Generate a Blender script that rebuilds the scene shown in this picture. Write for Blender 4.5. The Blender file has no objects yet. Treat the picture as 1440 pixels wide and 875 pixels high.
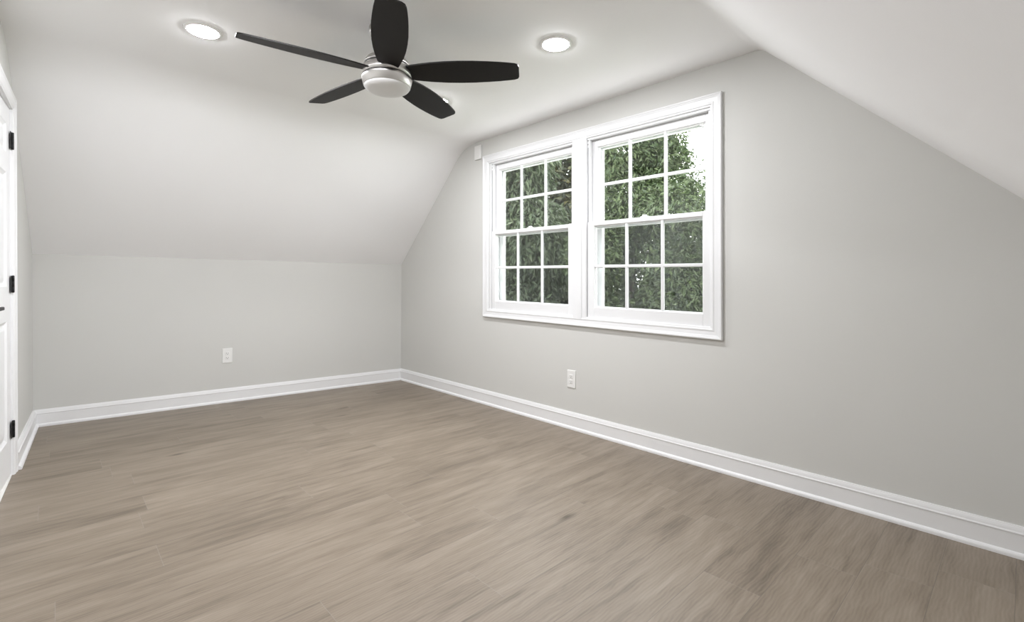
import bpy, bmesh, math, random
from mathutils import Vector, Matrix
import numpy as np

scene = bpy.context.scene
COL = scene.collection
PI = math.pi

# ------------------------------------------------------------------ camera, world, sun, exposure
CAM_Z = 1.10
cam_data = bpy.data.cameras.new('camera')
cam_data.sensor_width = 36.0
cam_data.lens = 36.0 * 680.16 / 1440.0
cam_data.shift_y = -39.35 / 1440.0
cam_data.clip_start = 0.02
cam = bpy.data.objects.new('camera', cam_data)
COL.objects.link(cam)
cam.matrix_world = (Matrix.Translation((0, 0, CAM_Z)) @ Matrix.Rotation(-0.75542, 4, 'Z')
                    @ Matrix.Rotation(PI / 2, 4, 'X') @ Matrix.Rotation(0.005, 4, 'Z'))
scene.camera = cam

LAMP_L = 388.0           # radiance of the recessed lamp lenses
SKY_L = 9.2              # overcast sky
EXPOSURE = 0.06

world = bpy.data.worlds.new('overcast_sky')
scene.world = world
world.use_nodes = True
_bg = world.node_tree.nodes['Background']
_bg.inputs['Color'].default_value = (1.0, 0.97, 0.995, 1)
_bg.inputs['Strength'].default_value = SKY_L

vs = scene.view_settings
vs.view_transform = 'Standard'
vs.look = 'None'
vs.exposure = EXPOSURE
vs.gamma = 1.0
vs.use_curve_mapping = False

# ------------------------------------------------------------------ helpers
def tag(o, label=None, cat=None, group=None, kind=None):
    if label: o['label'] = label
    if cat: o['category'] = cat
    if group: o['group'] = group
    if kind: o['kind'] = kind
    return o

def empty(name, loc=(0, 0, 0)):
    o = bpy.data.objects.new(name, None)
    o.empty_display_size = 0.1
    o.location = loc
    COL.objects.link(o)
    return o

def link(name, bm, mat, parent=None, smooth=False, mp=None):
    """one mesh object from a bmesh given in world coordinates; origin moved under its parent"""
    if mp:
        for v in bm.verts: v.co = Vector(mp(*v.co))
    bmesh.ops.recalc_face_normals(bm, faces=bm.faces[:])
    base = parent_origin(parent)
    for v in bm.verts: v.co -= base
    me = bpy.data.meshes.new(name)
    bm.to_mesh(me); bm.free()
    for m in (mat if isinstance(mat, (list, tuple)) else [mat]): me.materials.append(m)
    if smooth:
        for p in me.polygons: p.use_smooth = True
    o = bpy.data.objects.new(name, me)
    COL.objects.link(o)
    if parent: o.parent = parent
    return o

def parent_origin(p):
    v = Vector((0, 0, 0))
    while p is not None:
        v = v + Vector(p.location); p = p.parent
    return v

def box(bm, x0, x1, y0, y1, z0, z1, bev=0.0, mi=0, segs=1):
    r = bmesh.ops.create_cube(bm, size=1.0)
    vs_ = r['verts']
    for v in vs_:
        v.co = Vector((x0 + (v.co.x + .5) * (x1 - x0), y0 + (v.co.y + .5) * (y1 - y0), z0 + (v.co.z + .5) * (z1 - z0)))
    fs = set(f for v in vs_ for f in v.link_faces)
    for f in fs: f.material_index = mi
    if bev > 0:
        es = list(set(e for v in vs_ for e in v.link_edges))
        bmesh.ops.bevel(bm, geom=es, offset=bev, segments=segs, affect='EDGES', profile=.5, clamp_overlap=True)
    return vs_

def lathe(bm, prof, n=48, cx=0, cy=0, cz=0, mi=0, close_top=True, close_bot=True):
    """profile of (radius, z) points turned about z"""
    rings = []
    for r, z in prof:
        rings.append([bm.verts.new((cx + r * math.cos(2 * PI * k / n), cy + r * math.sin(2 * PI * k / n), cz + z)) for k in range(n)])
    for a, b in zip(rings, rings[1:]):
        for k in range(n):
            f = bm.faces.new((a[k], a[(k + 1) % n], b[(k + 1) % n], b[k])); f.material_index = mi; f.smooth = True
    if close_top: bm.faces.new(rings[0]).material_index = mi
    if close_bot: bm.faces.new(rings[-1][::-1]).material_index = mi
    return rings

def sweep_frame(bm, prof, y0, y1, z0, z1, x):
    """picture-frame moulding: profile of (inward offset, proud height) swept round a rectangle with mitred corners; x = wall face, room side is -x"""
    loops = []
    for o, t in prof:
        pts = [(y0 + o, z0 + o), (y1 - o, z0 + o), (y1 - o, z1 - o), (y0 + o, z1 - o)]
        loops.append([bm.verts.new((x - t, p[0], p[1])) for p in pts])
    for a, b in zip(loops, loops[1:]):
        for k in range(4): bm.faces.new((a[k], a[(k + 1) % 4], b[(k + 1) % 4], b[k]))
    a, b = loops[-1], loops[0]
    for k in range(4): bm.faces.new((a[k], a[(k + 1) % 4], b[(k + 1) % 4], b[k]))

def poly_wall(name, outer, holes, mp, thick, mat, parent=None):
    """wall from a 2D outline with holes; mp maps (depth, u, v) to the world, depth 0 = room face"""
    bm = bmesh.new()
    edges = []
    for loop in [outer] + holes:
        vv = [bm.verts.new((0, u, v)) for u, v in loop]
        for i in range(len(vv)): edges.append(bm.edges.new((vv[i], vv[(i + 1) % len(vv)])))
    r = bmesh.ops.triangle_fill(bm, use_beauty=True, use_dissolve=True, edges=edges)
    faces = [g for g in bm.faces]
    ex = bmesh.ops.extrude_face_region(bm, geom=faces)
    for g in ex['geom']:
        if isinstance(g, bmesh.types.BMVert): g.co.x += thick
    return tag(link(name, bm, mat, parent, mp=mp), kind='structure')

# ------------------------------------------------------------------ materials
def new_mat(name):
    m = bpy.data.materials.new(name); m.use_nodes = True
    nt = m.node_tree
    return m, nt, nt.nodes['Principled BSDF']

def N(nt, kind, **kw):
    n = nt.nodes.new(kind)
    for k, v in kw.items(): setattr(n, k, v)
    return n

def plain(name, col, rough=0.5, metal=0.0, noise=0.0, nscale=20.0, bump=0.0, bscale=200.0, spec=None):
    m, nt, b = new_mat(name)
    b.inputs['Roughness'].default_value = rough
    b.inputs['Metallic'].default_value = metal
    b.inputs['Base Color'].default_value = (*col, 1)
    if spec is not None: b.inputs['Specular IOR Level'].default_value = spec
    tc = N(nt, 'ShaderNodeTexCoord')
    if noise > 0:
        n = N(nt, 'ShaderNodeTexNoise'); n.inputs['Scale'].default_value = nscale; n.inputs['Detail'].default_value = 3
        nt.links.new(tc.outputs['Object'], n.inputs['Vector'])
        r = N(nt, 'ShaderNodeValToRGB')
        r.color_ramp.elements[0].position = .3; r.color_ramp.elements[1].position = .7
        r.color_ramp.elements[0].color = (*[c * (1 - noise) for c in col], 1)
        r.color_ramp.elements[1].color = (*[min(1, c * (1 + noise)) for c in col], 1)
        nt.links.new(n.outputs['Fac'], r.inputs['Fac']); nt.links.new(r.outputs['Color'], b.inputs['Base Color'])
    if bump > 0:
        n2 = N(nt, 'ShaderNodeTexNoise'); n2.inputs['Scale'].default_value = bscale; n2.inputs['Detail'].default_value = 2
        nt.links.new(tc.outputs['Object'], n2.inputs['Vector'])
        bp = N(nt, 'ShaderNodeBump'); bp.inputs['Strength'].default_value = bump; bp.inputs['Distance'].default_value = .002
        nt.links.new(n2.outputs['Fac'], bp.inputs['Height']); nt.links.new(bp.outputs['Normal'], b.inputs['Normal'])
    return m

M = {}
M['wall'] = plain('wall_paint', (0.65, 0.648, 0.622), 0.75, noise=.012, nscale=1.3, bump=.12, bscale=260, spec=.25)
M['ceil'] = plain('ceiling_paint', (0.94, 0.94, 0.94), 0.85, noise=.01, nscale=1.1, bump=.1, bscale=220, spec=.2)
M['trim'] = plain('trim_paint', (0.85, 0.852, 0.855), 0.35, noise=.008, nscale=5)  # trim paint lightened to make up for dim light on the baseboards
M['vinyl'] = plain('vinyl_and_casing', (0.80, 0.805, 0.81), 0.3, noise=.006, nscale=8)
M['door'] = plain('door_paint', (0.87, 0.875, 0.88), 0.38, noise=.008, nscale=4)
M['groove'] = plain('jamb_slot_shade', (0.28, 0.28, 0.29), 0.6, noise=.05)  # grey of the balance channel, also paints a small shadow mark
M['black'] = plain('black_metal', (0.012, 0.012, 0.013), 0.45, metal=.3, noise=.2, nscale=60)
M['plate'] = plain('outlet_plastic', (0.84, 0.84, 0.82), 0.35, noise=.006, nscale=30)
M['slot'] = plain('slot_dark', (0.10, 0.10, 0.10), 0.7, noise=.1)
M['lens'] = plain('frosted_lens', (0.78, 0.78, 0.775), 0.45, noise=.01, nscale=10)
M['ring'] = plain('lamp_ring_white', (0.88, 0.88, 0.87), 0.5, noise=.006)
M['bark'] = plain('bark', (0.10, 0.085, 0.07), 0.9, noise=.35, nscale=9, bump=.6, bscale=30)
M['bounce_slab'] = plain('pale_bounce_concrete', (0.58, 0.57, 0.55), 0.9, noise=.06, nscale=1.5, bump=.3, bscale=60)  # tone of the added slab, pale so that it bounces skylight
M['lawn'] = plain('lawn', (0.06, 0.10, 0.03), 0.95, noise=.4, nscale=3, bump=.5, bscale=40)

def brushed():
    m, nt, b = new_mat('brushed_nickel')
    b.inputs['Metallic'].default_value = 1.0
    b.inputs['Roughness'].default_value = .34
    b.inputs['Anisotropic'].default_value = .7
    tc = N(nt, 'ShaderNodeTexCoord'); mp_ = N(nt, 'ShaderNodeMapping'); mp_.inputs['Scale'].default_value = (3, 3, 500)
    n = N(nt, 'ShaderNodeTexNoise'); n.inputs['Scale'].default_value = 3; n.inputs['Detail'].default_value = 4
    nt.links.new(tc.outputs['Object'], mp_.inputs['Vector']); nt.links.new(mp_.outputs['Vector'], n.inputs['Vector'])
    r = N(nt, 'ShaderNodeValToRGB')
    r.color_ramp.elements[0].color = (.50, .485, .465, 1); r.color_ramp.elements[1].color = (.68, .66, .64, 1)
    nt.links.new(n.outputs['Fac'], r.inputs['Fac']); nt.links.new(r.outputs['Color'], b.inputs['Base Color'])
    return m
M['nickel'] = brushed()

def blade_mat():
    m, nt, b = new_mat('dark_wood_blade')
    tc = N(nt, 'ShaderNodeTexCoord'); mp_ = N(nt, 'ShaderNodeMapping'); mp_.inputs['Scale'].default_value = (12, 12, 12)
    n = N(nt, 'ShaderNodeTexNoise'); n.inputs['Scale'].default_value = 6; n.inputs['Detail'].default_value = 6
    nt.links.new(tc.outputs['Object'], mp_.inputs['Vector']); nt.links.new(mp_.outputs['Vector'], n.inputs['Vector'])
    r = N(nt, 'ShaderNodeValToRGB')
    r.color_ramp.elements[0].color = (.006, .0055, .005, 1); r.color_ramp.elements[1].color = (.012, .0105, .0095, 1)
    nt.links.new(n.outputs['Fac'], r.inputs['Fac']); nt.links.new(r.outputs['Color'], b.inputs['Base Color'])
    b.inputs['Roughness'].default_value = .55
    b.inputs['Specular IOR Level'].default_value = .25
    return m
M['blade'] = blade_mat()

def emit_mat():
    m, nt, b = new_mat('lit_lens')
    b.inputs['Base Color'].default_value = (.9, .9, .9, 1)
    b.inputs['Emission Color'].default_value = (.985, .99, 1.03, 1)
    b.inputs['Emission Strength'].default_value = LAMP_L
    return m
M['emit'] = emit_mat()

def glass_mat():
    m, nt, b = new_mat('window_glass')
    nt.nodes.remove(b)
    out = nt.nodes['Material Output']
    fr = N(nt, 'ShaderNodeFresnel')
    ge = N(nt, 'ShaderNodeNewGeometry'); mr = N(nt, 'ShaderNodeMapRange')      # same reflectance from both faces of the thin pane
    mr.inputs['To Min'].default_value = 1.5; mr.inputs['To Max'].default_value = 1 / 1.5
    nt.links.new(ge.outputs['Backfacing'], mr.inputs['Value']); nt.links.new(mr.outputs[0], fr.inputs['IOR'])
    tr = N(nt, 'ShaderNodeBsdfTransparent'); tr.inputs['Color'].default_value = (.93, .955, .945, 1)
    gl = N(nt, 'ShaderNodeBsdfGlossy'); gl.inputs['Roughness'].default_value = .005
    mx = N(nt, 'ShaderNodeMixShader')
    nt.links.new(fr.outputs['Fac'], mx.inputs['Fac']); nt.links.new(tr.outputs[0], mx.inputs[1]); nt.links.new(gl.outputs[0], mx.inputs[2])
    nt.links.new(mx.outputs[0], out.inputs['Surface'])
    return m
M['glass'] = glass_mat()

def screen_mat():
    m, nt, b = new_mat('insect_mesh')
    nt.nodes.remove(b)
    out = nt.nodes['Material Output']
    tr = N(nt, 'ShaderNodeBsdfTransparent')
    df = N(nt, 'ShaderNodeBsdfDiffuse'); df.inputs['Color'].default_value = (.030, .032, .034, 1)
    tc = N(nt, 'ShaderNodeTexCoord')
    n = N(nt, 'ShaderNodeTexNoise'); n.inputs['Scale'].default_value = 2.2
    mp_ = N(nt, 'ShaderNodeMapping'); mp_.inputs['Scale'].default_value = (1, 3.5, .35)
    nt.links.new(tc.outputs['Object'], mp_.inputs['Vector']); nt.links.new(mp_.outputs['Vector'], n.inputs['Vector'])
    mr = N(nt, 'ShaderNodeMapRange'); mr.inputs['From Min'].default_value = .3; mr.inputs['From Max'].default_value = .75
    mr.inputs['To Min'].default_value = .14; mr.inputs['To Max'].default_value = .30
    mx = N(nt, 'ShaderNodeMixShader')
    nt.links.new(n.outputs['Fac'], mr.inputs['Value']); nt.links.new(mr.outputs[0], mx.inputs['Fac'])
    nt.links.new(tr.outputs[0], mx.inputs[1]); nt.links.new(df.outputs[0], mx.inputs[2])
    nt.links.new(mx.outputs[0], out.inputs['Surface'])
    return m
M['screen'] = screen_mat()

def leaf_mat(name, cols, transl=.35):
    m, nt, b = new_mat(name)
    out = nt.nodes['Material Output']
    g = N(nt, 'ShaderNodeNewGeometry')
    r = N(nt, 'ShaderNodeValToRGB')
    els = r.color_ramp.elements
    els[0].position = 0; els[0].color = (*cols[0], 1); els[1].position = 1; els[1].color = (*cols[-1], 1)
    for i, c in enumerate(cols[1:-1]):
        e = els.new((i + 1) / (len(cols) - 1)); e.color = (*c, 1)
    nt.links.new(g.outputs['Random Per Island'], r.inputs['Fac'])
    nt.links.new(r.outputs['Color'], b.inputs['Base Color'])
    b.inputs['Roughness'].default_value = .5
    t = N(nt, 'ShaderNodeBsdfTranslucent')
    nt.links.new(r.outputs['Color'], t.inputs['Color'])
    mx = N(nt, 'ShaderNodeMixShader'); mx.inputs['Fac'].default_value = transl
    nt.links.new(b.outputs[0], mx.inputs[1]); nt.links.new(t.outputs[0], mx.inputs[2]); nt.links.new(mx.outputs[0], out.inputs['Surface'])
    return m
M['leaf_a'] = leaf_mat('long_leaves', [(.022, .036, .017), (.043, .066, .030), (.070, .095, .048), (.033, .050, .024), (.095, .118, .066)])
M['leaf_b'] = leaf_mat('small_leaves', [(.020, .036, .015), (.046, .073, .027), (.078, .108, .042), (.032, .053, .020), (.105, .134, .066)])
M['leaf_c'] = leaf_mat('dark_leaves', [(.012, .018, .008), (.018, .028, .011), (.026, .036, .015), (.09, .085, .03), (.015, .023, .009)])

def floor_mat():
    m, nt, b = new_mat('oak_plank_vinyl')
    L = nt.links.new
    W, LEN, OFF = 0.205, 1.25, 1.046
    tc = N(nt, 'ShaderNodeTexCoord'); sp = N(nt, 'ShaderNodeSeparateXYZ'); L(tc.outputs['Object'], sp.inputs[0])
    def math_(op, a, b_=None, c=None):
        n = N(nt, 'ShaderNodeMath', operation=op)
        for i, v in enumerate((a, b_, c)):
            if v is None: continue
            if isinstance(v, (int, float)): n.inputs[i].default_value = v
            else: L(v, n.inputs[i])
        return n.outputs[0]
    X, Y = sp.outputs['X'], sp.outputs['Y']
    v = math_('DIVIDE', math_('SUBTRACT', Y, OFF), W)
    row = math_('FLOOR', v); fv = math_('FRACT', v)
    wn = N(nt, 'ShaderNodeTexWhiteNoise', noise_dimensions='1D'); L(row, wn.inputs['W'])
    u = math_('ADD', math_('DIVIDE', X, LEN), math_('MULTIPLY', wn.outputs['Value'], 7.31))
    colm = math_('FLOOR', u); fu = math_('FRACT', u)
    cmb = N(nt, 'ShaderNodeCombineXYZ'); L(row, cmb.inputs[0]); L(colm, cmb.inputs[1])
    wn2 = N(nt, 'ShaderNodeTexWhiteNoise', noise_dimensions='2D'); L(cmb.outputs[0], wn2.inputs['Vector'])
    pid = wn2.outputs['Value']
    # grain coordinates, shifted per plank
    def grain(sx, sy, scale, detail, dist=0.0, rough=.55):
        c = N(nt, 'ShaderNodeCombineXYZ')
        L(math_('MULTIPLY', X, sx), c.inputs[0]); L(math_('MULTIPLY', Y, sy), c.inputs[1]); L(math_('MULTIPLY', pid, 37.0), c.inputs[2])
        n = N(nt, 'ShaderNodeTexNoise'); n.inputs['Scale'].default_value = scale; n.inputs['Detail'].default_value = detail
        n.inputs['Distortion'].default_value = dist; n.inputs['Roughness'].default_value = rough
        L(c.outputs[0], n.inputs['Vector']); return n.outputs['Fac']
    g_streak = grain(1.3, 9.0, 1.5, 4, .6)
    g_fine = grain(4.0, 85.0, 1.0, 5, .5, .7)
    g_mid = grain(3.2, 26.0, 1.3, 5, .6, .6)
    g_big = grain(.7, 2.0, .9, 2)
    # cathedral figure
    cw = N(nt, 'ShaderNodeCombineXYZ')
    L(math_('MULTIPLY', X, .55), cw.inputs[0]); L(math_('ADD', Y, math_('MULTIPLY', pid, 5.0)), cw.inputs[1]); L(math_('MULTIPLY', pid, 11.0), cw.inputs[2])
    wv = N(nt, 'ShaderNodeTexWave', wave_type='BANDS', bands_direction='Y')
    wv.inputs['Scale'].default_value = 26; wv.inputs['Distortion'].default_value = 9.0; wv.inputs['Detail'].default_value = 3; wv.inputs['Detail Scale'].default_value = .55
    L(cw.outputs[0], wv.inputs['Vector'])
    # dark knots / mineral streaks
    ck = N(nt, 'ShaderNodeCombineXYZ'); L(math_('MULTIPLY', X, .36), ck.inputs[0]); L(Y, ck.inputs[1])
    vo = N(nt, 'ShaderNodeTexVoronoi'); vo.inputs['Scale'].default_value = 4.2; L(ck.outputs[0], vo.inputs['Vector'])
    sepc = N(nt, 'ShaderNodeSeparateColor'); L(vo.outputs['Color'], sepc.inputs[0])
    has = math_('GREATER_THAN', sepc.outputs[0], .55)
    kn = N(nt, 'ShaderNodeMapRange'); kn.inputs['From Min'].default_value = .0; kn.inputs['From Max'].default_value = .15
    kn.inputs['To Min'].default_value = 1.0; kn.inputs['To Max'].default_value = 0.0
    L(vo.outputs['Distance'], kn.inputs['Value'])
    knot = math_('MULTIPLY', math_('POWER', kn.outputs[0], 2.2), has)
    # combine to one tone value
    t = math_('ADD', math_('MULTIPLY', math_('SUBTRACT', g_streak, .5), .80), .5)
    t = math_('ADD', t, math_('MULTIPLY', math_('SUBTRACT', g_mid, .5), .62))
    t = math_('ADD', t, math_('MULTIPLY', math_('SUBTRACT', g_fine, .5), .42))
    t = math_('ADD', t, math_('MULTIPLY', math_('SUBTRACT', g_big, .5), .5))
    t = math_('ADD', t, math_('MULTIPLY', math_('SUBTRACT', wv.outputs['Fac'], .5), .11))
    t = math_('ADD', t, math_('MULTIPLY', math_('SUBTRACT', pid, .5), .06))
    t = math_('SUBTRACT', t, math_('MULTIPLY', knot, .75))
    r = N(nt, 'ShaderNodeValToRGB')
    e = r.color_ramp.elements
    e[0].position = 0.02; e[0].color = (*FLOOR_C[0], 1)
    e[1].position = 0.98; e[1].color = (*FLOOR_C[2], 1)
    k = e.new(.5); k.color = (*FLOOR_C[1], 1)
    L(t, r.inputs['Fac'])
    # seams
    def edge(f, wd):
        a = math_('MINIMUM', f, math_('SUBTRACT', 1.0, f))
        return math_('LESS_THAN', a, wd)
    sl = edge(fv, .0011 / W); sb = edge(fu, .0009 / LEN)
    mixa = N(nt, 'ShaderNodeMix', data_type='RGBA'); mixa.inputs[7].default_value = (.11, .094, .078, 1)
    L(math_('MULTIPLY', sl, .55), mixa.inputs[0]); L(r.outputs['Color'], mixa.inputs[6])
    mixb = N(nt, 'ShaderNodeMix', data_type='RGBA'); mixb.inputs[7].default_value = (.29, .262, .235, 1)
    L(math_('MULTIPLY', sb, .55), mixb.inputs[0]); L(mixa.outputs[2], mixb.inputs[6])
    L(mixb.outputs[2], b.inputs['Base Color'])
    b.inputs['Roughness'].default_value = .42
    b.inputs['Specular IOR Level'].default_value = .45
    bp = N(nt, 'ShaderNodeBump'); bp.inputs['Strength'].default_value = .12; bp.inputs['Distance'].default_value = .001
    L(math_('SUBTRACT', g_fine, math_('MULTIPLY', sl, .6)), bp.inputs['Height']); L(bp.outputs['Normal'], b.inputs['Normal'])
    return m
FLOOR_C = [(.085, .065, .045), (.222, .180, .136), (.325, .272, .216)]
M['floor'] = floor_mat()

# ------------------------------------------------------------------ the room shell
XG = 2.84                                   # window wall, room face
def knee_y(x): return 5.0864 - 0.0862 * x   # knee wall under the sloped ceiling
YB = -0.35                                  # knee wall behind the camera
def left_x(y, z=0.0): return -0.125 - 0.046 * (5.1 - y) - 0.006 * z
def LW(out, y, z): return (left_x(y, z) + out, y, z)          # left (door) wall frame
def KW(out, x, z): return (x, knee_y(x) - out, z)             # knee wall frame
def GW(out, y, z): return (XG - out, y, z)                    # window wall frame

def bez(a, c, b, n):
    return [tuple((1 - t) ** 2 * a[i] + 2 * t * (1 - t) * c[i] + t * t * b[i] for i in range(2)) for t in [k / n for k in range(n + 1)]]

def profile(yk, yc):
    """underside of the ceiling, from the far knee wall over the flat to the slope near the camera"""
    zk, zt = 1.30, 2.4065
    def sl(t): return (yk + (yc - yk) * t, zk + (zt - zk) * t)
    p = [sl(0.0), sl(.3), sl(.6), sl(.84)]
    p += bez(sl(.88), (yc, zt), (yc - .17, zt), 12)
    p += [(yc - .22, zt), (2.6, zt), (1.6, zt), (1.10, zt)]
    def rs(y): return 1.4478 + .955 * (y - .006)
    p += bez((1.045, zt), (1.008, zt), (.968, rs(.968)), 8)
    p += [(.94, rs(.94)), (.88, rs(.88)), (.4, rs(.4)), (0, rs(0)), (YB, rs(YB))]
    return p

bm = bmesh.new()
XA, XB = -0.60, 3.02
def station(x):
    f = (x - (-0.2)) / (XG + 0.2)
    return profile(knee_y(x), 3.745 + (3.69 - 3.745) * f)
NX = 28
lo, hi = [], []
for i in range(NX + 1):
    x = XA + (XB - XA) * i / NX
    pr = station(x)
    yk, zk = pr[0]
    ext = [(yk + .25, zk - .24)] + pr + [(YB - .25, pr[-1][1] - .24)]
    lo.append([bm.verts.new((x, y, z)) for y, z in ext])
    hi.append([bm.verts.new((x, y, z + .14)) for y, z in ext])
n = len(lo[0])
for i in range(NX):
    for k in range(n - 1):
        f = bm.faces.new((lo[i][k], lo[i][k + 1], lo[i + 1][k + 1], lo[i + 1][k])); f.smooth = not 17 <= k <= 21
        bm.faces.new((hi[i][k], hi[i + 1][k], hi[i + 1][k + 1], hi[i][k + 1]))
    for k in (0, n - 1): bm.faces.new((lo[i][k], lo[i + 1][k], hi[i + 1][k], hi[i][k]))
for i in (0, NX):
    for k in range(n - 1): bm.faces.new((lo[i][k], hi[i][k], hi[i][k + 1], lo[i][k + 1]))
tag(link('ceiling', bm, M['ceil']), kind='structure')

bm = bmesh.new()
box(bm, -.62, 3.0, YB - .15, 5.35, -.12, 0.0)
tag(link('floor', bm, M['floor']), kind='structure')

# window wall with the double window opening
def SH(x, y, z): return (x, y + .007 * (z - 1.5), z + .011 * (y - 2.3))   # the slightly out-of-square window
pr = [(y, z + .06) for y, z in station(XG)]
outer = [(pr[0][0] + .06, -.05)] + [(pr[0][0] + .06, pr[0][1])] + pr[1:-1] + [(YB - .05, pr[-1][1])] + [(YB - .05, -.05)]
hole = [SH(0, y, z)[1:] for y, z in [(1.262, .812), (3.312, .812), (3.312, 2.188), (1.262, 2.188)]]
poly_wall('wall_window', outer, [hole], lambda d, y, z: (XG + d, y, z), .14, M['wall'])

# door wall
pr = [(y, z + .06) for y, z in station(-.25)]
outer = [(pr[0][0] + .06, -.05), (pr[0][0] + .06, pr[0][1])] + pr[1:-1] + [(YB - .05, pr[-1][1]), (YB - .05, -.05)]
DY0, DY1, DZ = 3.128, 3.928, 2.072         # door opening
poly_wall('wall_left', outer, [[(DY0, 0.001), (DY1, 0.001), (DY1, DZ), (DY0, DZ)]],
          lambda d, y, z: LW(-d, y, z), .11, M['wall'])

# knee walls
bm = bmesh.new(); box(bm, 0, .1, -.5, 3.0, -.05, 1.33)
tag(link('wall_back', bm, M['wall'], mp=lambda d, x, z: KW(-d, x, z)), kind='structure')
bm = bmesh.new(); box(bm, -.6, 3.0, YB - .1, YB, -.05, 1.15)
tag(link('wall_right', bm, M['wall']), kind='structure')

# baseboards
BASE = [(0, 0), (.022, 0), (.022, .009), (.0205, .015), (.017, .020), (.012, .0235), (.012, .094), (.0145, .0965), (.0145, .1005), (.012, .104),
        (.0105, .112), (.0085, .119), (.0065, .124), (.0055, .128), (0, .128)]
def baseboard(name, u0, u1, mp, k=1.0):
    bm = bmesh.new()
    a = [bm.verts.new((t * k, u0, z)) for t, z in BASE]; b = [bm.verts.new((t * k, u1, z)) for t, z in BASE]
    n = len(a)
    for i in range(n): bm.faces.new((a[i], a[(i + 1) % n], b[(i + 1) % n], b[i]))
    bm.faces.new(a); bm.faces.new(b[::-1])
    return tag(link(name, bm, M['trim'], mp=mp), kind='structure')
baseboard('baseboard_window', YB, knee_y(XG), GW)
baseboard('baseboard_back', left_x(5.1), XG, KW)
baseboard('baseboard_left', 4.003, 5.1, LW, 1.5)
baseboard('baseboard_right', -.36, XG, lambda o, x, z: (x, YB + o, z))

# ------------------------------------------------------------------ window: casing, frames, sashes
CY0, CY1, CZ0, CZ1 = 1.2165, 3.3885, .783, 2.240
CAS = [(0, 0), (0, .019), (.003, .022), (.010, .022), (.013, .0195), (.019, .0185), (.024, .0165), (.046, .0145), (.052, .0165), (.058, .0165), (.062, .012), (.070, .011), (.0725, .009), (.0725, 0)]
bm = bmesh.new()
sweep_frame(bm, CAS, CY0, CY1, CZ0, CZ1, XG)
trim_1 = tag(link('trim_1', bm, M['vinyl'], mp=SH), kind='structure')  # same trim paint as the baseboards, toned down so lamplight does not clip
bm = bmesh.new()
box(bm, XG - .017, XG + .002, 2.253, 2.337, .832, 2.172, .002)
box(bm, XG - .012, XG + .002, 2.212, 2.256, .826, 2.17, .002)
box(bm, XG - .014, XG + .002, 2.219, 2.224, .83, 2.17, .001)
link('mullion', bm, M['vinyl'], trim_1, mp=SH)

def ring(bm, x0, x1, y0, y1, z0, z1, sl, sr, rb, rt, bev=.003):
    box(bm, x0, x1, y0, y0 + sl, z0, z1, bev); box(bm, x0, x1, y1 - sr, y1, z0, z1, bev)
    box(bm, x0, x1, y0 + sl - .002, y1 - sr + .002, z0, z0 + rb, bev); box(bm, x0, x1, y0 + sl - .002, y1 - sr + .002, z1 - rt, z1, bev)

def sash(name, parent, x0, y0, y1, z0, z1, sl, sr, rb, rt, stick=.010):
    x1 = x0 + .036
    bm = bmesh.new()
    ring(bm, x0, x1, y0, y1, z0, z1, sl, sr, rb, rt)
    iy0, iy1, iz0, iz1 = y0 + sl, y1 - sr, z0 + rb, z1 - rt
    # stepped glazing profile behind the face
    ring(bm, x0 + .012, x1 - .004, iy0 - .002, iy1 + .002, iz0 - .002, iz1 + .002, .008, .008, .008, .008, .002)
    s = link(name, bm, M['vinyl'], parent, mp=SH)
    bm = bmesh.new()
    box(bm, x0 + .020, x0 + .024, iy0 - .001, iy1 + .001, iz0 - .001, iz1 + .001)
    link('glass_pane', bm, M['glass'], s, mp=SH)
    bm = bmesh.new()
    mw = .0105
    for k in (1, 2):
        y = iy0 + (iy1 - iy0) * k / 3
        box(bm, x0 + .003, x0 + .0195, y - mw, y + mw, iz0 - .001, iz1 + .001, .004)
    z = (iz0 + iz1) / 2
    box(bm, x0 + .004, x0 + .0192, iy0 - .001, iy1 + .001, z - mw, z + mw, .004)
    link('muntin_grille', bm, M['vinyl'], s, mp=SH)
    return s

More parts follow.
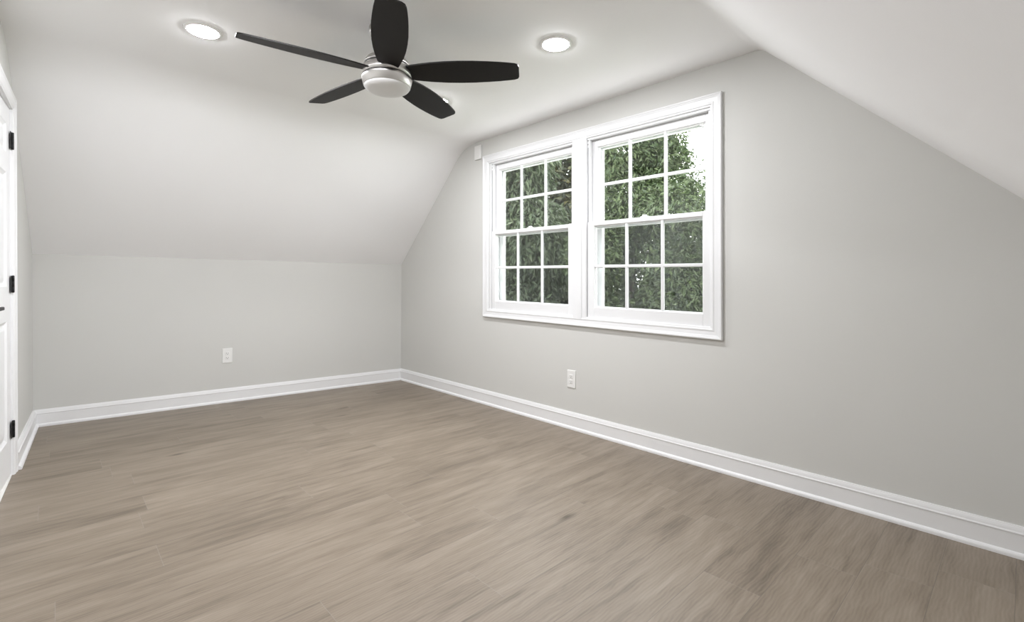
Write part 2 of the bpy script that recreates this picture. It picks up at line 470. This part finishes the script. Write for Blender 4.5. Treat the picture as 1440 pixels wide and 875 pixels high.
def window(name, a, b, iy0, iy1, oy0, oy1):
    """a, b: frame opening; iy0, iy1: glass opening; oy0, oy1: outside of the frame"""
    w = tag(empty(name, SH(XG, (a + b) / 2, .81)), kind='structure')
    zb, zt = .836, 2.160
    bm = bmesh.new()
    box(bm, XG + .001, XG + .14, oy0, a, .813, 2.187); box(bm, XG + .001, XG + .14, b, oy1, .813, 2.187)
    box(bm, XG + .001, XG + .14, a - .001, b + .001, .813, zb - .004); box(bm, XG + .001, XG + .14, a - .001, b + .001, zt - .005, 2.187)
    # parting beads in the jambs and a blind stop at the outside
    for yy0, yy1 in ((a - .001, a + .012), (b - .012, b + .001)):
        box(bm, XG + .0365, XG + .041, yy0, yy1, zb - .004, zt - .005)
    link('window_frame', bm, M['vinyl'], w, mp=SH)
    # storm frame at the outside
    bm = bmesh.new()
    ring(bm, XG + .095, XG + .125, a - .001, b + .001, zb - .005, zt - .004, iy0 - a + .004, b - iy1 + .006, .075, .062, .004)
    link('storm_frame', bm, M['vinyl'], w, mp=SH)
    # jamb liners with the balance channel above the lower sash
    for yy, sgn in ((a, 1), (b, -1)):
        bm = bmesh.new()
        lo_, hi_ = sorted((yy - sgn * .0005, yy + sgn * .020))
        box(bm, XG + .006, XG + .036, lo_, hi_, 1.552, zt - .006, .002)
        j = link('jamb_liner', bm, M['vinyl'], w, mp=SH)
        bm = bmesh.new()
        lo_, hi_ = sorted((yy + sgn * .003, yy + sgn * .0075))
        box(bm, XG + .0050, XG + .0062, lo_, hi_, 1.552, zt - .06)
        box(bm, XG + .0048, XG + .0062, lo_, hi_ + .004, zt - .040, zt - .034)
        box(bm, XG + .0048, XG + .0062, lo_ - .001, hi_ + .006, zt - .012, zt - .007)  # dark strips stand in for a screw and a shadow at the liner top
        tag(link('balance_channel', bm, M['groove'], j, mp=SH), 'grey slot of the sash balance, with screw and painted shadow marks')
    up = sash('upper_sash', w, XG + .042, a + .001, b - .001, 1.505, zt - .006, iy0 - a, b - iy1, .034, .050)
    lw = sash('lower_sash', w, XG + .0, a + .0035, b - .0035, zb - .003, 1.550, iy0 - a - .0035, b - iy1 - .0035, .098, .030)
    bm = bmesh.new()
    ym = (iy0 + iy1) / 2
    box(bm, XG + .004, XG + .034, ym - .028, ym + .028, 1.549, 1.556, .002)
    box(bm, XG + .010, XG + .030, ym - .012, ym + .016, 1.554, 1.567, .003)
    link('sash_lock', bm, M['vinyl'], lw, mp=SH)
    for yy in (iy0 - .018, iy1 + .018):
        bm = bmesh.new()
        box(bm, XG + .004, XG + .030, yy - .012, yy + .012, 1.549, 1.5535, .001)
        link('tilt_latch', bm, M['vinyl'], lw, mp=SH)
    bm = bmesh.new()
    box(bm, XG + .104, XG + .1046, iy0 - .01, iy1 + .01, zb + .06, 1.53)
    sc_ = tag(link('insect_screen', bm, M['screen'], w, mp=SH), 'grey half insect screen')
    return w
window('window_1', 2.340, 3.287, 2.395, 3.236, 2.276, 3.311)
window('window_2', 1.285, 2.212, 1.340, 2.150, 1.263, 2.275)

# ------------------------------------------------------------------ door in the left wall
bm = bmesh.new()
dy0, dy1, dz1 = DY0 + .012, DY1 - .013, DZ - .012       # slab
def DR(out, y, z): return LW(out - .004 - .03 * (dy1 - y), y, z)
door_1 = tag(empty('door_1', LW(0, dy1, 0)), kind='structure')
# slab with two columns of three recessed raised panels
ys = [dy0, dy0 + .105, dy0 + .340, dy0 + .435, dy1 - .105, dy1]
zs = [.012, .215, .875, 1.065, 1.690, 1.800, 1.960, dz1]
bm = bmesh.new()
grid = [[bm.verts.new((0, y, z)) for z in zs] for y in ys]
pan = []
for i in range(len(ys) - 1):
    for k in range(len(zs) - 1):
        f = bm.faces.new((grid[i][k], grid[i + 1][k], grid[i + 1][k + 1], grid[i][k + 1]))
        if i in (1, 3) and k in (1, 3, 5): pan.append(f)
bmesh.ops.recalc_face_normals(bm, faces=bm.faces[:])
if sum(f.normal.x for f in bm.faces) < 0: bmesh.ops.reverse_faces(bm, faces=bm.faces[:])
for wd, dp in ((.004, -.003), (.014, -.007), (.008, 0), (.020, .006)):
    bmesh.ops.inset_individual(bm, faces=pan, thickness=wd, depth=dp, use_even_offset=True)
geom = bm.faces[:]
bnd = [e for e in bm.edges if e.is_boundary]
ex = bmesh.ops.extrude_edge_only(bm, edges=bnd)
vv = [g for g in ex['geom'] if isinstance(g, bmesh.types.BMVert)]
for v in vv: v.co.x -= .036
bmesh.ops.contextual_create(bm, geom=[g for g in ex['geom'] if isinstance(g, bmesh.types.BMEdge) and g.is_boundary])
link('door_slab', bm, M['door'], door_1, mp=DR)
for hz in (.262, 1.08, 1.886):
    bm = bmesh.new()
    r = lathe(bm, [(.0001, .049), (.0045, .048), (.0062, .046), (.0062, .0155), (.0055, .015), (.0062, .0145), (.0062, -.0155), (.0055, -.016), (.0062, -.0165), (.0062, -.046), (.0045, -.048), (.0001, -.049)], 14, .006, dy1 + .003, hz)
    box(bm, -.0005, .0025, dy1 - .036, dy1 + .001, hz - .047, hz + .047, .0008)
    box(bm, -.0005, .0025, dy1 + .001, dy1 + .020, hz - .047, hz + .047, .0008)
    tag(link('hinge', bm, M['black'], door_1, smooth=False, mp=lambda o, y, z: LW(o + .0015, y, z)), 'black hinge')
bm = bmesh.new()
hy, hz = dy0 + .065, .967
rr = lathe(bm, [(.0001, .0), (.026, .0), (.026, .006), (.022, .010), (.011, .012), (.011, .050), (.0095, .054), (.0001, .055)], 24)
for v in bm.verts: v.co = Vector((v.co.z, hy + v.co.x, hz + v.co.y))
box(bm, .042, .056, hy - .012, hy + .118, hz - .0085, hz + .0085, .004, segs=2)
tag(link('door_handle', bm, M['black'], door_1, mp=DR), 'black lever handle')
# jamb
bm = bmesh.new()
box(bm, -.112, .0, dy1 + .003, DY1 + .0005, 0, DZ); box(bm, -.112, .0, DY0 - .0005, dy0 - .003, 0, DZ); box(bm, -.112, .0, DY0, DY1, dz1 + .003, DZ + .0005)
box(bm, -.066, -.05, dy1 - .010, dy1 + .004, 0, DZ); box(bm, -.085, -.068, DY0, dy0 + .008, 0, DZ); box(bm, -.085, -.068, DY0, DY1, dz1 - .01, DZ)
link('door_jamb', bm, M['door'], door_1, mp=LW)
# casing: two legs and a head with mitred profile
bm = bmesh.new()
DCAS = [(0, 0), (0, .016), (.004, .019), (.012, .019), (.017, .016), (.045, .012), (.050, .014), (.056, .013), (.062, .009), (.066, .008), (.066, 0)]
oy0, oy1, oz = DY0 - .056, DY1 + .062, DZ + .068
loops = []
for o, t in DCAS:
    pts = [(oy1 - o, 0.0), (oy1 - o, oz - o * 1.12), (oy0 + o, oz - o * 1.12), (oy0 + o, 0.0)]
    loops.append([bm.verts.new((t, y, z)) for y, z in pts])
for a, b in zip(loops, loops[1:] + loops[:1]):
    for k in range(3): bm.faces.new((a[k], a[k + 1], b[k + 1], b[k]))
bm.faces.new([l[0] for l in loops]); bm.faces.new([l[3] for l in loops][::-1])
tag(link('trim_2', bm, M['trim'], mp=LW), kind='structure')

# ------------------------------------------------------------------ recessed lamps
LZ = 2.4065
def recessed():
    r = empty('recessed_light', (0, 0, LZ))
    bm = bmesh.new()
    lathe(bm, [(.090, .004), (.090, -.0015), (.088, -.004), (.078, -.0065), (.072, -.0075), (.0695, -.006), (.0695, .004)], 48, 0, 0, LZ)
    link('trim_ring', bm, M['ring'], r, smooth=True).location = (0, 0, 0)
    bm = bmesh.new()
    lathe(bm, [(.070, -.0068), (.067, -.0088), (.058, -.0107), (.038, -.0122), (.018, -.0128), (.0001, -.0130)], 40, 0, 0, LZ, close_top=False)
    link('lens', bm, M['emit'], r).location = (0, 0, 0)
    return r
first = recessed()
spots = [((.551, 2.940), 'lit round recessed ceiling light left of the fan'),
         ((1.978, 1.761), 'lit round recessed ceiling light right of the fan above the window wall'),
         ((1.985, 2.900), 'lit round recessed ceiling light peeking out behind a fan blade tip'),
         ((.551, 1.761), 'added lit round recessed ceiling light, out of view on the near side of the fan')]  # last lamp is unseen, added to complete the grid and light the room
for i, ((x, y), lab) in enumerate(spots):
    if i == 0: o = first
    else:
        o = first.copy(); COL.objects.link(o)
        for ch in list(first.children):
            c = ch.copy(); COL.objects.link(c); c.parent = o
    o.location = (x, y, LZ)
    tag(o, lab, 'ceiling light', 'recessed ceiling lights')

# ------------------------------------------------------------------ ceiling fan
FX, FY, FZ = 1.238, 2.262, 2.4075
fan = tag(empty('ceiling_fan', (FX, FY, FZ)), 'five-blade ceiling fan with dark blades and a brushed nickel motor', 'ceiling fan')
bm = bmesh.new()
lathe(bm, [(.090, .0), (.092, -.010), (.090, -.028), (.080, -.048), (.060, -.062), (.034, -.070), (.020, -.072)], 48, FX, FY, FZ)
link('canopy', bm, M['nickel'], fan)
bm = bmesh.new()
lathe(bm, [(.0125, -.060), (.0125, -.142)], 24, FX, FY, FZ)
lathe(bm, [(.021, -.122), (.023, -.125), (.023, -.142), (.030, -.146)], 32, FX, FY, FZ)
link('downrod', bm, M['nickel'], fan)
bm = bmesh.new()
lathe(bm, [(.030, -.142), (.060, -.146), (.088, -.154), (.104, -.165), (.112, -.177), (.1165, -.188), (.1180, -.1940),
           (.1130, -.1945), (.1130, -.2010), (.1170, -.2020), (.1190, -.210), (.1215, -.228), (.1230, -.2455),
           (.1180, -.2460), (.1180, -.2530), (.1255, -.2535), (.1275, -.2575), (.1268, -.264), (.1180, -.2985), (.1165, -.3000), (.1150, -.3005)], 64, FX, FY, FZ)
for f in bm.faces:
    if all(abs(math.hypot(v.co.x - FX, v.co.y - FY) - r_) < .0012 for v in f.verts for r_ in ((.1130,) if f.calc_center_median().z > FZ - .22 else (.1180,))): f.material_index = 1
link('motor_housing', bm, [M['nickel'], M['black']], fan)
bm = bmesh.new()
lathe(bm, [(.1160, -.297), (.1150, -.303), (.108, -.3115), (.095, -.319), (.075, -.3255), (.050, -.3292), (.025, -.3309), (.0005, -.3315)], 56, FX, FY, FZ)
tag(link('light_lens', bm, M['lens'], fan), 'unlit frosted white light lens')

def blade_mesh():
    """blade along +x, leading edge +y lower by the pitch"""
    st = [(.100, .044), (.130, .050), (.17, .057), (.23, .065), (.30, .0705), (.37, .0725), (.44, .0715), (.51, .0675), (.57, .0625), (.62, .0565), (.645, .0525), (.660, .046), (.666, .034)]
    st = [(x * 1.022, hw * 1.09) for x, hw in st]
    bm = bmesh.new()
    T = .0035
    rows = []
    for x, hw in st:
        cols = []
        for f in (-1, -.6, -.2, .2, .6, 1):
            y = f * hw
            cols.append((x, y))
        rows.append(cols)
    pitch = math.tan(math.radians(13.5))
    def z(x, y): return -y * pitch
    tp = [[bm.verts.new((x, y, z(x, y) + T)) for x, y in r] for r in rows]
    bt = [[bm.verts.new((x, y, z(x, y) - T)) for x, y in r] for r in rows]
    for i in range(len(rows) - 1):
        for k in range(5):
            bm.faces.new((tp[i][k], tp[i + 1][k], tp[i + 1][k + 1], tp[i][k + 1]))
            bm.faces.new((bt[i][k], bt[i][k + 1], bt[i + 1][k + 1], bt[i + 1][k]))
        for k in (0, 5): bm.faces.new((tp[i][k], bt[i][k], bt[i + 1][k], tp[i + 1][k]))
    for i in (0, -1):
        for k in range(5): bm.faces.new((tp[i][k], tp[i][k + 1], bt[i][k + 1], bt[i][k]))
    bmesh.ops.recalc_face_normals(bm, faces=bm.faces[:])
    me = bpy.data.meshes.new('blade'); bm.to_mesh(me); bm.free(); me.materials.append(M['blade'])
    return me
bmesh_ = blade_mesh()
def iron_mesh():
    bm = bmesh.new()
    pitch = math.tan(math.radians(13.5))
    box(bm, .095, .165, -.024, .024, .0032, .0075, .0015)
    for v in bm.verts: v.co.z += -v.co.y * pitch
    bmesh.ops.recalc_face_normals(bm, faces=bm.faces[:])
    me = bpy.data.meshes.new('blade_bracket'); bm.to_mesh(me); bm.free(); me.materials.append(M['nickel'])
    return me
imesh = iron_mesh()
for k in range(5):
    b = bpy.data.objects.new('blade', bmesh_); COL.objects.link(b); b.parent = fan
    b.location = (0, 0, -.2265); b.rotation_euler = (0, 0, 2.978 + k * 2 * PI / 5)
    c = bpy.data.objects.new('blade_bracket', imesh); COL.objects.link(c); c.parent = b

# ------------------------------------------------------------------ outlets and the small box by the ceiling
def outlet(mp, u, z, label):
    o = tag(empty('wall_outlet', mp(0, u, z)), label, 'outlet', 'wall outlets')
    bm = bmesh.new()
    box(bm, 0, .0065, u - .040, u + .040, z - .066, z + .066, .0028, segs=2)
    box(bm, .006, .0072, u - .003, u + .003, z - .003, z + .003, .0005)
    link('cover_plate', bm, M['plate'], o, mp=mp)
    for s in (-1, 1):
        zc = z + s * .0195
        bm = bmesh.new()
        box(bm, .004, .0085, u - .017, u + .017, zc - .0145, zc + .0145, .003, segs=2)
        box(bm, .0080, .0088, u - .008, u - .0055, zc - .002, zc + .007, mi=1)
        box(bm, .0080, .0088, u + .0055, u + .008, zc - .002, zc + .006, mi=1)
        box(bm, .0080, .0088, u - .0025, u + .0025, zc - .0105, zc - .0055, mi=1)
        link('receptacle', bm, [M['plate'], M['slot']], o, mp=mp)
    return o
outlet(KW, 1.136, .426, 'white wall outlet low on the far wall under the sloped ceiling')
outlet(GW, 2.352, .377, 'white wall outlet on the wall below the double window')
bm = bmesh.new()
box(bm, 0, .020, 3.423, 3.513, 2.238, 2.366, .004, segs=2)
box(bm, .019, .0215, 3.433, 3.503, 2.250, 2.354, .002)
tag(link('alarm_sensor', bm, M['plate'], mp=GW), 'small white plastic box on the wall at the upper left corner of the window', 'sensor')

# ------------------------------------------------------------------ outside: lawn and trees
bm = bmesh.new()
box(bm, 3.4, 40, -30, 50, -3.4, -3.2)
tag(link('ground', bm, M['lawn']), kind='structure')
bm = bmesh.new()
box(bm, 2.99, 7.6, -6, 16, -3.4, -3.17, .02)
tag(link('added_bounce_slab', bm, M['bounce_slab']), kind='structure')  # unseen slab, invented to bounce sky light up onto the ceiling

def leaves_mesh(name, rng, blobs, n, ln, wd, droop, mat):
    """n leaves on the outer shells of the crown's clumps; each leaf two folded halves"""
    w = np.array([b[3] ** 2 for b in blobs]); w = w / w.sum()
    idx = rng.choice(len(blobs), n, p=w)
    c = np.array([b[:3] for b in blobs])[idx]; R = np.array([b[3] for b in blobs])[idx]
    d = rng.normal(size=(n, 3)); d /= np.linalg.norm(d, axis=1)[:, None]
    rad = R * rng.uniform(.45, 1.05, n)
    p = c + d * rad[:, None] * np.array([1, 1, .85])
    ax = d * .7 + rng.normal(size=(n, 3)) * .55; ax[:, 2] -= droop
    ax /= np.linalg.norm(ax, axis=1)[:, None]
    up = rng.normal(size=(n, 3)) * .6 + d * .8; up[:, 2] += .5
    sd = np.cross(ax, up); sd /= np.linalg.norm(sd, axis=1)[:, None] + 1e-9
    nm = np.cross(sd, ax)
    s = rng.uniform(.65, 1.25, n)[:, None]
    L_, W_ = ln * s, wd * s
    base = p; mid = p + ax * L_ * .45; tip = p + ax * L_ - nm * L_ * .12
    l = mid + sd * W_ * .5 + nm * W_ * .15; r = mid - sd * W_ * .5 + nm * W_ * .15
    V = np.stack([base, l, tip, r], 1).reshape(-1, 3)
    i0 = np.arange(n) * 4
    F = np.stack([np.stack([i0, i0 + 1, i0 + 2], 1), np.stack([i0, i0 + 2, i0 + 3], 1)], 1).reshape(-1, 3)
    me = bpy.data.meshes.new(name)
    me.from_pydata(V.tolist(), [], F.tolist()); me.materials.append(mat)
    return me

def limb(bm, pts, r0, r1, n=8):
    rings = []
    for i, p in enumerate(pts):
        p = Vector(p)
        a = Vector(pts[min(i + 1, len(pts) - 1)]) - Vector(pts[max(i - 1, 0)])
        qd = a.to_track_quat('Z', 'Y')
        r = r0 + (r1 - r0) * i / (len(pts) - 1)
        rings.append([bm.verts.new(p + qd @ Vector((r * math.cos(2 * PI * k / n), r * math.sin(2 * PI * k / n), 0))) for k in range(n)])
    for a, b in zip(rings, rings[1:]):
        for k in range(n): bm.faces.new((a[k], a[(k + 1) % n], b[(k + 1) % n], b[k]))
    bm.faces.new(rings[0][::-1]); bm.faces.new(rings[-1])

def tree(name, label, seed, x, y, blobs, n, ln, wd, droop, mat, trunk_top):
    rng = np.random.default_rng(seed)
    t = tag(empty(name, (x, y, -3.2)), label, 'tree')
    bm = bmesh.new()
    top = Vector((x, y, trunk_top))
    limb(bm, [(x, y, -3.25), (x + .05, y - .04, -1.5), (x - .03, y + .05, .2), tuple(top)], .17, .06, 10)
    for b in blobs[::2]:
        e = Vector(b[:3])
        s = Vector((x, y, min(trunk_top - .2, max(-2.2, e.z - 1.2))))
        m_ = s.lerp(e, .5) + Vector((0, 0, .15))
        limb(bm, [tuple(s), tuple(m_), tuple(e)], .05, .012, 6)
    link('trunk', bm, M['bark'], t)
    me = leaves_mesh('foliage', rng, blobs, n, ln, wd, droop, mat)
    me.transform(Matrix.Translation((-x, -y, 3.2)))
    f = bpy.data.objects.new('foliage', me); COL.objects.link(f); f.parent = t
    return t

def blob_cloud(seed, cx, cy, cz, rx, ry, rz, n, r0, r1):
    rnd = random.Random(seed); out = []
    while len(out) < n:
        a = Vector((rnd.uniform(-1, 1), rnd.uniform(-1, 1), rnd.uniform(-1, 1)))
        if a.length > 1: continue
        out.append((cx + a.x * rx, cy + a.y * ry, cz + a.z * rz, rnd.uniform(r0, r1)))
    return out
# long-leaved tree outside the left sash pair
tree('broadleaf_tree', 'tree with long drooping leaves filling the left window', 3, 8.0, 9.0,
     blob_cloud(5, 8.0, 9.25, 1.6, 1.0, 1.85, 3.9, 70, .45, .8), 60000, .185, .058, .9, M['leaf_a'], 3.5)
# finer-leaved tree outside the right sash pair, sky beyond its right edge
bl = blob_cloud(8, 8.4, 4.9, .8, 1.2, 1.4, 2.7, 66, .38, .68) + blob_cloud(9, 8.4, 5.5, 3.4, 1.0, .8, 1.5, 22, .35, .6) \
    + [(8.2, 4.75, 3.5, .42), (8.3, 4.55, 3.9, .36), (8.2, 4.9, 4.2, .36), (8.2, 3.9, 2.3, .5), (8.2, 4.1, 1.2, .6), (8.3, 3.8, .6, .6)]
tree('leafy_tree', 'bushy light green tree outside the right window, with sky beside its crown', 4, 8.4, 5.4, bl, 80000, .11, .04, .3, M['leaf_b'], 3.4)
# darker trees further back that close the view
tree('background_tree', 'dark green tree further back between the two window trees', 6, 12.5, 11.7,
     blob_cloud(12, 12.5, 11.7, 1.0, .7, 3.1, 5.4, 90, .7, 1.05), 50000, .24, .12, .3, M['leaf_c'], 4.0)
tree('background_tree', 'dark tree further back, low behind the right window', 7, 18.0, 8.0,
     blob_cloud(13, 18.0, 8.0, -1.6, 1.6, 3.4, 4.0, 80, .9, 1.4), 40000, .32, .16, .3, M['leaf_c'], 1.0)
tree('background_tree', 'dark tree further back at the left edge of the left window', 9, 18.0, 25.0,
     blob_cloud(14, 18.0, 25.0, 1.0, 1.6, 5.0, 7.4, 90, 1.0, 1.6), 40000, .36, .18, .3, M['leaf_c'], 5.0)
